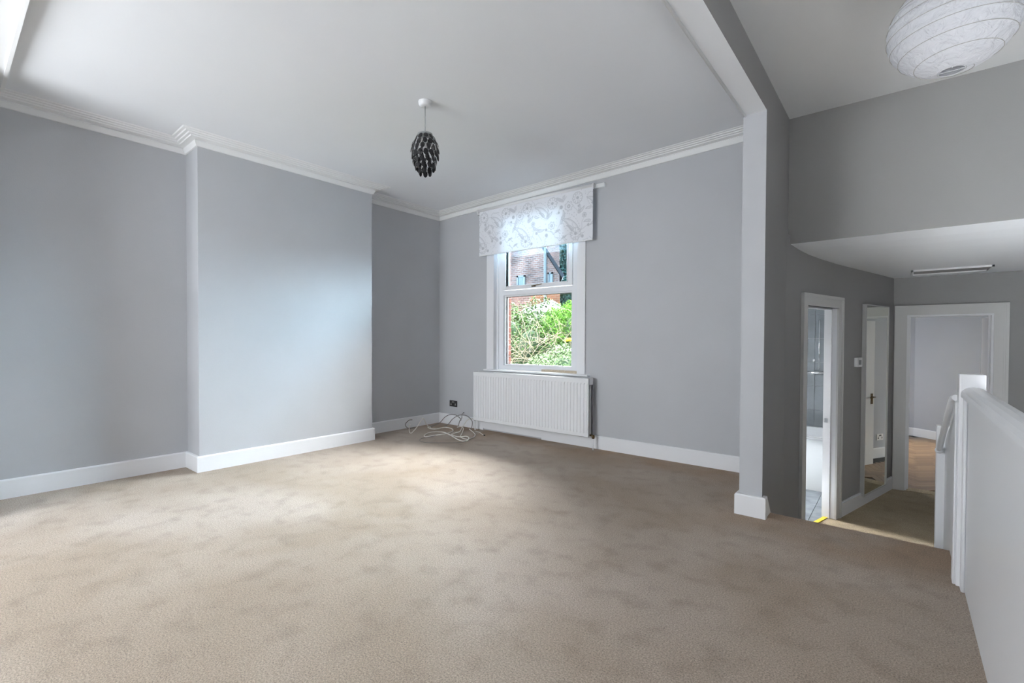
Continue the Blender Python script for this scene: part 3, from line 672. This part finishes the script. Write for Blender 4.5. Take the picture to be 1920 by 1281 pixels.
# ---------------------------------------------------------------- bathroom
bwall = MB().box(-2.45, -.50, 6.935, 7.05, ZL-.1, 2.05)
bw = struct('wall_bathroom', bwall, M_grout, 'grey tiled bathroom wall behind the bath')
tm = None
for zi in range(8):
    for xi in range(4):
        w_ = .6; x0 = -.793+xi*-w_ if xi else -.793+.0
        x0 = -.793-(xi-1)*w_-w_ if xi else -.793
        ww = w_ if xi else .32
        z0 = .0775+(zi-0)*.2875 - .0 - 0*.1
        o = MB().bbox(x0+.0015, x0+ww-.0015, 6.925, 6.936, z0+.0015, z0+.2860, .001, seg=1)
        if z0 > 1.9: continue
        o.build('tile', M_tile, bw)
struct('wall_bathroom_window', MB().box(-2.45, -2.3, 4.95, 5.48, ZL, 2.0).box(-2.45, -2.3, 6.02, 6.95, ZL, 2.0).box(-2.45, -2.3, 5.48, 6.02, ZL, .55).box(-2.45, -2.3, 5.48, 6.02, 1.35, 2.0), M_white)
struct('ceiling_bathroom', MB().prism([(-2.45, 4.95), (-.66, 4.95), (-.19, 6.93), (-2.45, 6.93)], 'z', 1.88, 2.0), M_ceil)
fb = struct('floor_bathroom', MB().prism([(-2.45, 4.90), (-.625, 4.55+.2), (-.10, 6.95), (-2.45, 6.95)], 'z', ZL-.1, ZL-.008), M_grout, 'bathroom floor of dark slate tiles')
for xi in range(4):
    for yi in range(5):
        x1 = -.634-(xi-1)*.45 if xi else -.634+.45
        x1 = -.184-xi*.45; y0 = 4.53+yi*.6+(.0)
        poly = [(x1-.447, y0+.0015), (x1-.0015, y0+.0015), (x1-.0015, y0+.5985), (x1-.447, y0+.5985)]
        # clip to the bathroom side of the angled wall
        def inside(p): return (Vector(p)-K0).dot(NR) > .05 and p[1] > 4.952 and p[1] < 6.93
        bmx = bmesh.new(); f = bmx.faces.new([bmx.verts.new((*p, 0)) for p in poly])
        for co, no in (((K0.x+NR.x*.05, K0.y+NR.y*.05, 0), (-NR.x, -NR.y, 0)), ((0, 4.952, 0), (0, -1, 0)), ((0, 6.93, 0), (0, 1, 0))):
            bmesh.ops.bisect_plane(bmx, geom=bmx.verts[:]+bmx.edges[:]+bmx.faces[:], plane_co=co, plane_no=no, clear_outer=True)
        if not bmx.faces: bmx.free(); continue
        pts = [(v.co.x, v.co.y) for v in list(bmx.faces)[0].verts]; bmx.free()
        if len(pts) > 2: MB().prism(pts, 'z', ZL-.009, ZL).build('tile', M_slate, fb)
bt = tag(empty('bathtub', (-1.4, 6.6, ZL)), 'white bathtub with a pale grey side panel against the tiles', 'bathtub')
bxa, bxb = -2.2, -.36; yb = lambda x: 6.315
mb = MB().box(bxa, bxb, 6.29, 6.37, .10, .135).box(bxa, bxb, 6.86, 6.922, .10, .16).box(bxa, bxa+.1, 6.37, 6.86, .10, .135).box(bxb-.1, bxb, 6.37, 6.86, .1, .135)
mb.add([(bxa+.1, 6.37, .12), (bxb-.1, 6.37, .12), (bxb-.1, 6.86, .12), (bxa+.1, 6.86, .12), (bxa+.25, 6.45, -.3), (bxb-.25, 6.45, -.3), (bxb-.25, 6.80, -.3), (bxa+.25, 6.80, -.3)], [(0,1,5,4),(1,2,6,5),(2,3,7,6),(3,0,4,7),(4,5,6,7)])
mb.tube([(bxa, 6.29, .12), (bxb, 6.29, .12)], .016, 10)
mb.build('tub', M_bath, bt, recalc=False)
MB().box(bxa, bxb, 6.308, 6.33, ZL, .10).build('side_panel', M_panelg, bt)
sh = tag(empty('shower_fitting', (-.74, 6.9, .84)), 'chrome shower valve and riser rail on the bathroom tiles', 'shower')
MB().tube([(-.745, 6.88, .86), (-.745, 6.88, 1.45)], .008, 10).build('riser_rail', M_chrome, sh)
MB().tube([(-.86, 6.89, .815), (-.66, 6.89, .815)], .019, 12).build('valve_bar', M_chrome, sh)
for x in (-.80, -.70): MB().tube([(x, 6.925, .815), (x, 6.89, .815)], .014, 10).build('wall_union', M_chrome, sh)
sl = tag(empty('bathroom_ledge', (-.95, 6.9, .8)), 'narrow white ledge on the bathroom tiles', 'shelf')
MB().bbox(-1.5, -.80, 6.88, 6.925, .795, .815, .004).build('board', M_bath, sl)
hk = tag(empty('soap_hook', (-.80, 6.92, .93)), 'tiny white hook stuck to the bathroom tiles', 'hook')
MB().bbox(-.812, -.788, 6.91, 6.926, .95, .975, .004).tube([(-.80, 6.915, .955), (-.80, 6.90, .945), (-.80, 6.895, .955)], .004, 8).build('hook_body', M_white, hk)

# ---------------------------------------------------------------- mirror, thermostat
mi = tag(empty('wall_mirror', O(1.96, -.02, -.36)), 'tall narrow frameless-looking mirror hanging by the bathroom door', 'mirror')
ms0, ms1, mz0, mz1 = 1.62, 2.31, -.36, 1.568
mb = MB(); obox(mb, ms0+.008, ms1-.008, -.034, -.030, mz0+.008, mz1-.008); mb.build('mirror_glass', M_mirror, mi)
mb = MB(); obox(mb, ms0, ms1, -.030, -.002, mz0, mz1)
for a, b, c, d in ((ms0, ms0+.012, mz0, mz1), (ms1-.012, ms1, mz0, mz1), (ms0+.012, ms1-.012, mz0, mz0+.012), (ms0+.012, ms1-.012, mz1-.012, mz1)): obox(mb, a, b, -.038, -.028, c, d)
mb.build('mirror_frame', mat('silver_frame', (.62, .63, .62), .35, metal=.3), mi)
th = tag(empty('thermostat', O(1.50, -.02, .99)), 'small white thermostat between the bathroom door and the mirror', 'thermostat')
mb = MB(); obox(mb, 1.43, 1.56, -.026, 0, .945, 1.035); mb.build('housing', M_white, th)
mb = MB(); obox(mb, 1.47, 1.53, -.028, -.025, .965, 1.012); mb.build('display', mat('lcd_grey', (.15, .17, .17), .3), th)

# ---------------------------------------------------------------- loft hatch frame in the low ceiling
lh = tag(empty('ceiling_hatch', (.35, 6.45, 1.9)), 'flush rectangular hatch frame in the low landing ceiling', 'hatch')
mb = MB()
for a, b, c, d in ((.07, .64, 6.29, 6.305), (.07, .64, 6.655, 6.67), (.07, .085, 6.29, 6.67), (.625, .64, 6.29, 6.67)): mb.box(a, b, c, d, 1.885, 1.905)
mb.build('hatch_frame', M_cornice, lh)
MB().box(.09, .62, 6.31, 6.65, 1.897, 1.901).build('hatch_panel', M_hall_shade, lh)

# ---------------------------------------------------------------- door 2 and the far room
d2 = tag(empty('door_2', (.4, YH, ZL)), 'white cased doorway at the end of the landing', None, None, 'structure')
def ybox(mb, a, b, n0, n1, z0, z1): return mb.box(a, b, YH+n0, YH+n1, z0, z1)
arch(MB(), hx0, hx1, hz, .105, ybox).build('architrave', M_trim_shade, d2)
mb = MB().box(hx0-.001, hx0+.018, YH-.001, YH+.155, ZL, hz).box(hx1-.018, hx1+.001, YH-.001, YH+.155, ZL, hz).box(hx0+.018, hx1-.018, YH-.001, YH+.155, hz-.018, hz+.001)
mb.box(hx0+.018, hx0+.032, YH+.08, YH+.12, ZL, hz-.018).box(hx1-.032, hx1-.018, YH+.08, YH+.12, ZL, hz-.018)
mb.build('door_lining', M_trim, d2)
leaf_d = Vector((.010, 1, 0)).normalized(); hinge = Vector((.742, YH+.16, 0))
Ml = Matrix((leaf_d, Vector((-leaf_d.y, leaf_d.x, 0)), Vector((0, 0, 1)))).transposed().to_4x4(); Ml.translation = hinge
lf = MB().bbox(0, .775, -.0, .04, ZL+.012, hz-.02, .002, Ml).build('door_leaf', M_trim, d2)
hb = MB().bbox(.70, .74, .04, .048, .36, .50, .002, Ml)
hb.tube([Ml @ Vector(p) for p in ((.72, .044, .455), (.72, .085, .455), (.67, .09, .455), (.61, .088, .45))], .008, 8)
hb.build('door_handle', M_brass, lf)
M_far = mat('pale_blue_grey_paint', (.42, .44, .48), .55, mottle=(1.5, .03))
ZF = 2.35
struct('wall_far_room', MB().box(-1.75, .186, 11.145, 11.3, ZL-.1, ZF+.1).prism([(.186, 11.145), (.95, 10.52), (1.1, 10.6), (.30, 11.3), (.186, 11.3)], 'z', ZL-.1, ZF+.1).box(.94, 1.1, YH+.08, 10.6, ZL-.1, ZF+.1), M_far, 'pale blue grey walls of the far room')
struct('wall_far_room_window', MB().box(-1.75, -1.6, YH+.08, 9.45, ZL, ZF+.1).box(-1.75, -1.6, 9.95, 11.15, ZL, ZF+.1).box(-1.75, -1.6, 9.45, 9.95, ZL, .5).box(-1.75, -1.6, 9.45, 9.95, 1.3, ZF+.1), M_far)
struct('ceiling_far_room', MB().box(-1.75, 1.1, YH+.08, 11.3, ZF, ZF+.1), M_ceil)
struct('baseboard_far_room', MB().sweep([(-1.6, 11.145), (.186, 11.145), (.94, 10.528), (.94, YH+.08)], [(0, ZL), (.02, ZL), (.02, ZL+.13), (.014, ZL+.14), (0, ZL+.14)]), M_trim)
fl = struct('floor_far_room', MB().box(-1.6, .94, YH+.005, 11.2, ZL-.1, ZL-.01), M_dgrey, 'oak herringbone floor of the far room')
mb = MB(); bw_, bl_ = .07, .28
for i in range(-30, 40):
    for j in range(-30, 70):
        for o_, hh in ((0, 0), (1, 1)):
            # classic herringbone lattice at 45 degrees
            if hh == 0: x0, y0, sx, sy = i*bw_+j*bw_, i*bw_*-1+j*bw_, bl_, bw_
            else: x0, y0, sx, sy = i*bw_+j*bw_, i*bw_*-1+j*bw_+bw_, bw_, bl_
            if (i % 4) != 0: continue
            q = [(x0+.001, y0+.001), (x0+sx-.001, y0+.001), (x0+sx-.001, y0+sy-.001), (x0+.001, y0+sy-.001)]
            q = [(-.6+(a-b)*.7071, 7.0+(a+b)*.7071) for a, b in q]
            cx, cy = sum(a for a, b in q)/4, sum(b for a, b in q)/4
            if -1.45 < cx < .82 and YH+.18 < cy < 11.05: mb.prism(q, 'z', ZL-.01, ZL-.001+random.uniform(-.0004, .0004))
o = mb.build('parquet_block', M_parq, fl); tag(o, kind='stuff')
struct('threshold_2', MB().box(hx0, hx1, YH-.005, YH+.16, ZL-.01, ZL+.003), M_carpet2)
socket('far_room_socket', (.94, 8.46, -.17), (0, -1, 0), (-1, 0, 0), M_white, M_black, 'white double socket seen in the mirror')

# ---------------------------------------------------------------- garden
GZ = -1.0
tag(MB().box(-40, 20, 5.2, 60, GZ-.2, GZ).build('garden_ground', M_soil), 'dark garden ground outside the window', None, None, 'structure')
tag(MB().box(-9, 1, 4.96, 6.5, GZ, GZ+.05).build('bounce_slab', mat('pale_bounce_surface', (.5, .5, .48), .8, mottle=(2, .1))), 'added pale slab below the window that bounces light up', None, None, 'structure')  # added out of view to bounce daylight up to the ceiling
def leaves(n, blobs, size, asp=.5, droop=0, shell=.55):
    w = np.array([b[3]*b[4]*b[5] for b in blobs])**.67; w /= w.sum(); idx = rng.choice(len(blobs), n, p=w)
    B = np.array(blobs)[idx]; d = rng.normal(size=(n, 3)); d /= np.linalg.norm(d, axis=1)[:, None]
    rad_ = shell+(1-shell)*rng.random(n)**.5
    P = B[:, :3]+d*B[:, 3:6]*rad_[:, None]; P[:, 2] = np.maximum(P[:, 2], GZ+.03)
    nn = d+rng.normal(size=(n, 3))*.7; nn /= np.linalg.norm(nn, axis=1)[:, None]
    a = np.cross(nn, rng.normal(size=(n, 3))); a /= np.linalg.norm(a, axis=1)[:, None]; a[:, 2] -= droop; a /= np.linalg.norm(a, axis=1)[:, None]
    b = np.cross(nn, a); b /= np.linalg.norm(b, axis=1)[:, None]
    s = (size*rng.uniform(.6, 1.4, n))[:, None]
    v = np.stack([P-a*s, P+b*s*asp+nn*s*.12, P+a*s, P-b*s*asp+nn*s*.12], 1).reshape(-1, 3)
    m = MB(); m.v = [tuple(x) for x in v.tolist()]; m.f = [(4*i, 4*i+1, 4*i+2, 4*i+3) for i in range(n)]; m.sm = [False]*n
    return m
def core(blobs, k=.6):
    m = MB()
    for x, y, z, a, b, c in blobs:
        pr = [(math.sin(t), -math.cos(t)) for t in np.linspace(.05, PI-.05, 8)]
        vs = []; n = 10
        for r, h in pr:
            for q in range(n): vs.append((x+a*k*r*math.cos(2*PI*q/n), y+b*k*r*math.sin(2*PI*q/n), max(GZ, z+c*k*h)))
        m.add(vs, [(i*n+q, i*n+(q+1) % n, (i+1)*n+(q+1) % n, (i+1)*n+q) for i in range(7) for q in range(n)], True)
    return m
def twigs(n, box, ln_, r=.006, up=.6):
    m = MB()
    for _ in range(n):
        p = Vector([random.uniform(a, b) for a, b in box]); d = Vector((random.gauss(0, 1), random.gauss(0, .6), abs(random.gauss(up, .6)))).normalized(); pts = [p.copy()]
        for k in range(7):
            d = (d+Vector((random.gauss(0, .28), random.gauss(0, .28), random.gauss(-.08, .22)))).normalized(); p = p+d*ln_/7; pts.append(p.copy())
        m.tube(pts, [r*(1-.1*k) for k in range(8)], 4, caps=False)
    return m
def bush(name, label, cat, blobs, nleaf, size, lm, tw=None, asp=.5, droop=0, shell=.55, extra=None, ck=.6):
    b0 = blobs[0]; t = tag(empty(name, (b0[0], b0[1], GZ)), label, cat)
    tag(leaves(nleaf, blobs, size, asp, droop, shell).build('foliage', lm, t, recalc=False), kind='stuff')
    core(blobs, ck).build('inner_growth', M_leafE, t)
    if tw: tag(tw.build('twigs', M_twig, t), kind='stuff')
    return t
bush('hedge', 'loose green hedge with bare stems at the left of the garden view', 'hedge',
     [(-6.4, 8.1, .9, .75, .6, 1.15), (-7.3, 8.6, 1.0, .9, .7, 1.25), (-5.75, 7.9, .75, .55, .5, 1.10), (-6.0, 8.6, 1.1, .6, .6, 1.1), (-8.3, 9.0, 1, .9, .8, 1.2)], 22000, .030, M_leafA,
     twigs(150, [(-6.6, -5.2), (7.15, 7.6), (.0, 1.0)], 1.1, .0055))
bush('conifer', 'bright green feathery conifer right of centre in the garden', 'shrub',
     [(-5.35, 8.4, 1.1, .55, .5, .85), (-4.9, 8.3, 1.25, .5, .5, .80), (-5.7, 8.9, 1.2, .5, .5, .7), (-4.3, 8.5, 1.2, .5, .5, .85), (-5.1, 8.6, 1.5, .25, .25, .55)], 22000, .038, M_leafB, twigs(16, [(-5.2, -4.4), (7.7, 7.9), (.9, 1.3)], .9, .007), asp=.22, droop=-.5)
bush('dark_shrub', 'dark leafy shrub behind the lower garden plants', 'shrub', [(-5.2, 7.9, .55, .7, .4, .75), (-4.5, 7.9, .7, .6, .45, .75)], 9000, .028, M_leafA, twigs(60, [(-5.4, -4.3), (7.35, 7.6), (.5, 1.3)], .7, .005), ck=.75)
bush('variegated_shrub', 'pale variegated shrub at the lower right of the window view', 'shrub', [(-4.75, 6.9, .45, .42, .35, .52), (-4.35, 6.9, .55, .4, .35, .6), (-5.15, 7.1, .35, .35, .3, .45)], 9000, .022, M_leafC, None, asp=.55)
fl_ = tag(empty('yellow_rose', (-4.42, 7.2, .3)), 'yellow rose bloom at the right edge of the window view', 'flower')
mb = MB()
for k in range(16):
    a, t = k*2.4, .2+.07*k; c = Vector((-4.40+.0, 7.18, 1.19))
    o_ = Vector((math.cos(a)*.05*t, math.sin(a)*.05*t, .02-.03*t))
    mb.lathe([(.001, 0), (.022, .005), (.03, .015), (.026, .03)], c+o_, 7)
mb.build('bloom', M_flower, fl_)
MB().tube([(-4.42, 7.2, -.9), (-4.45, 7.2, .2), (-4.42, 7.2, .8), (-4.40, 7.18, 1.19)], .006, 6).build('stem', M_leafA, fl_)

# far house: gabled brick rear with windows, white downpipe
YB = 15.0
hs_ = tag(empty('brick_house', (-11.5, YB, GZ)), 'brick gabled house with a white downpipe beyond the hedge', 'house')
mb = MB().prism([(-15.5, GZ), (-9.62, GZ), (-9.62, 3.60), (-12.5, 7.54), (-15.5, 3.6)], 'y', YB, YB+4)
mb.v = [(x-.72*(y-YB), y, z) for x, y, z in mb.v]      # the house runs back at an angle
mb.build('wall', M_farbrick, hs_)
MB().box(-10.9, -9.61, YB-.02, YB+.01, GZ, 3.05).build('lower_wall', M_farbrick2, hs_)
ang = math.atan2(2.3, -1.68)
mb = MB().prism([(-9.50, 3.46), (-12.5, 7.56), (-15.7, 3.3), (-15.8, 3.42), (-12.5, 7.72), (-9.42, 3.55)], 'y', YB-.12, YB+4.1); mb.v = [(x-.72*(y-YB), y, z) for x, y, z in mb.v]; mb.build('roof', M_roof, hs_)
def fwin(x0, x1, z0, z1):
    f = MB()
    for a, b, c, d in ((x0, x0+.07, z0, z1), (x1-.07, x1, z0, z1), (x0, x1, z0, z0+.06), (x0, x1, z1-.06, z1), ): f.box(a, b, YB-.05, YB+.02, c, d)
    f.box(x0-.05, x1+.05, YB-.09, YB, z0-.07, z0); f = f.build('window', M_frame_out, hs_)
    MB().box(x0+.07, x1-.07, YB-.03, YB-.01, z0+.06, z1-.06).build('pane', M_paneout, f)
fwin(-11.58, -11.18, 3.10, 3.72); fwin(-10.12, -9.90, 3.18, 3.72); fwin(-12.9, -12.2, 4.6, 5.4); fwin(-12.9, -12.4, 3.10, 3.72)
MB().tube([(-10.19, YB-.1, GZ), (-10.19, YB-.1, 4.75), (-10.30, YB-.14, 4.95)], .055, 10).build('downpipe', M_frame_out, hs_)
MB().box(-10.35, -9.95, YB-.3, YB, 4.80, 4.90).build('gutter', M_frame_out, hs_)
h2 = tag(empty('brick_house', (-9.5, 22, GZ)), 'second brick house with a chimney, farther back on the right', 'house')
def slant(mb): mb.v = [(x-.66*(y-22), y, z) for x, y, z in mb.v]; return mb
slant(MB().box(-16.4, -14.12, 22, 24, GZ, 7.2)).build('wall', M_farbrick, h2)
slant(MB().prism([(-16.6, 7.1), (-13.95, 7.1), (-15.3, 8.6)], 'y', 21.8, 24.2)).build('roof', M_roof, h2)
MB().box(-15.4, -14.9, 22.3, 22.9, 7.2, 9.2).build('chimney', M_farbrick, h2)
cn = tag(empty('conservatory', (-9.9, 12, GZ)), 'white ribbed conservatory roof behind the hedge', 'conservatory')
mb = MB()
yc = 12.0; k_ = yc/15
apx = (-7.98, yc, 2.37); 
lo = [(-8.95, yc-.1, 2.12), (-8.55, yc-.5, 2.0), (-8.1, yc-.8, 1.95), (-7.6, yc-.5, 2.0), (-7.45, yc, 2.08)]
for p in lo: mb.tube([apx, p], .035, 6)
for a, b in zip(lo, lo[1:]): mb.tube([a, b], .04, 6)
mb.build('glazing_bar', M_frame_out, cn)
MB().add([apx]+lo, [(0, i+1, i+2) for i in range(4)]).build('roof_glazing', M_greyglass, cn, recalc=False)
MB().prism([(-8.9, yc), (-8.55, yc-.45), (-8.1, yc-.72), (-7.62, yc-.45), (-7.5, yc)], 'z', GZ, 1.95).build('glazed_wall', M_greyglass, cn)
for i, (x, y, z, s, lab) in enumerate([(-15.9, 26.0, 3.6, 2.3, 'tall blue green tree at the right, behind the houses'), (-9.35, 17.2, 1.6, 1.35, 'dark rounded tree behind the conifer')]):
    t = tag(empty('tree', (x, y, GZ)), lab, 'tree')
    bb = [(x, y, z, s*.8, s*.8, s), (x+s*.5, y, z+s*.6, s*.6, s*.6, s*.7), (x-s*.4, y+.3, z+s*.5, s*.5, s*.5, s*.7), (x+.1*s, y, z+s*1.3, s*.5, s*.5, s*.7)]
    tag(leaves(15000, bb, .11, .6, 0, .5).build('foliage', M_leafD, t, recalc=False), kind='stuff')
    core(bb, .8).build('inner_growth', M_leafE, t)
    MB().tube([(x, y, GZ), (x+.1, y, z-s*.3), (x, y, z+s*.9)], [.18, .13, .05], 8).build('trunk', M_twig, t)
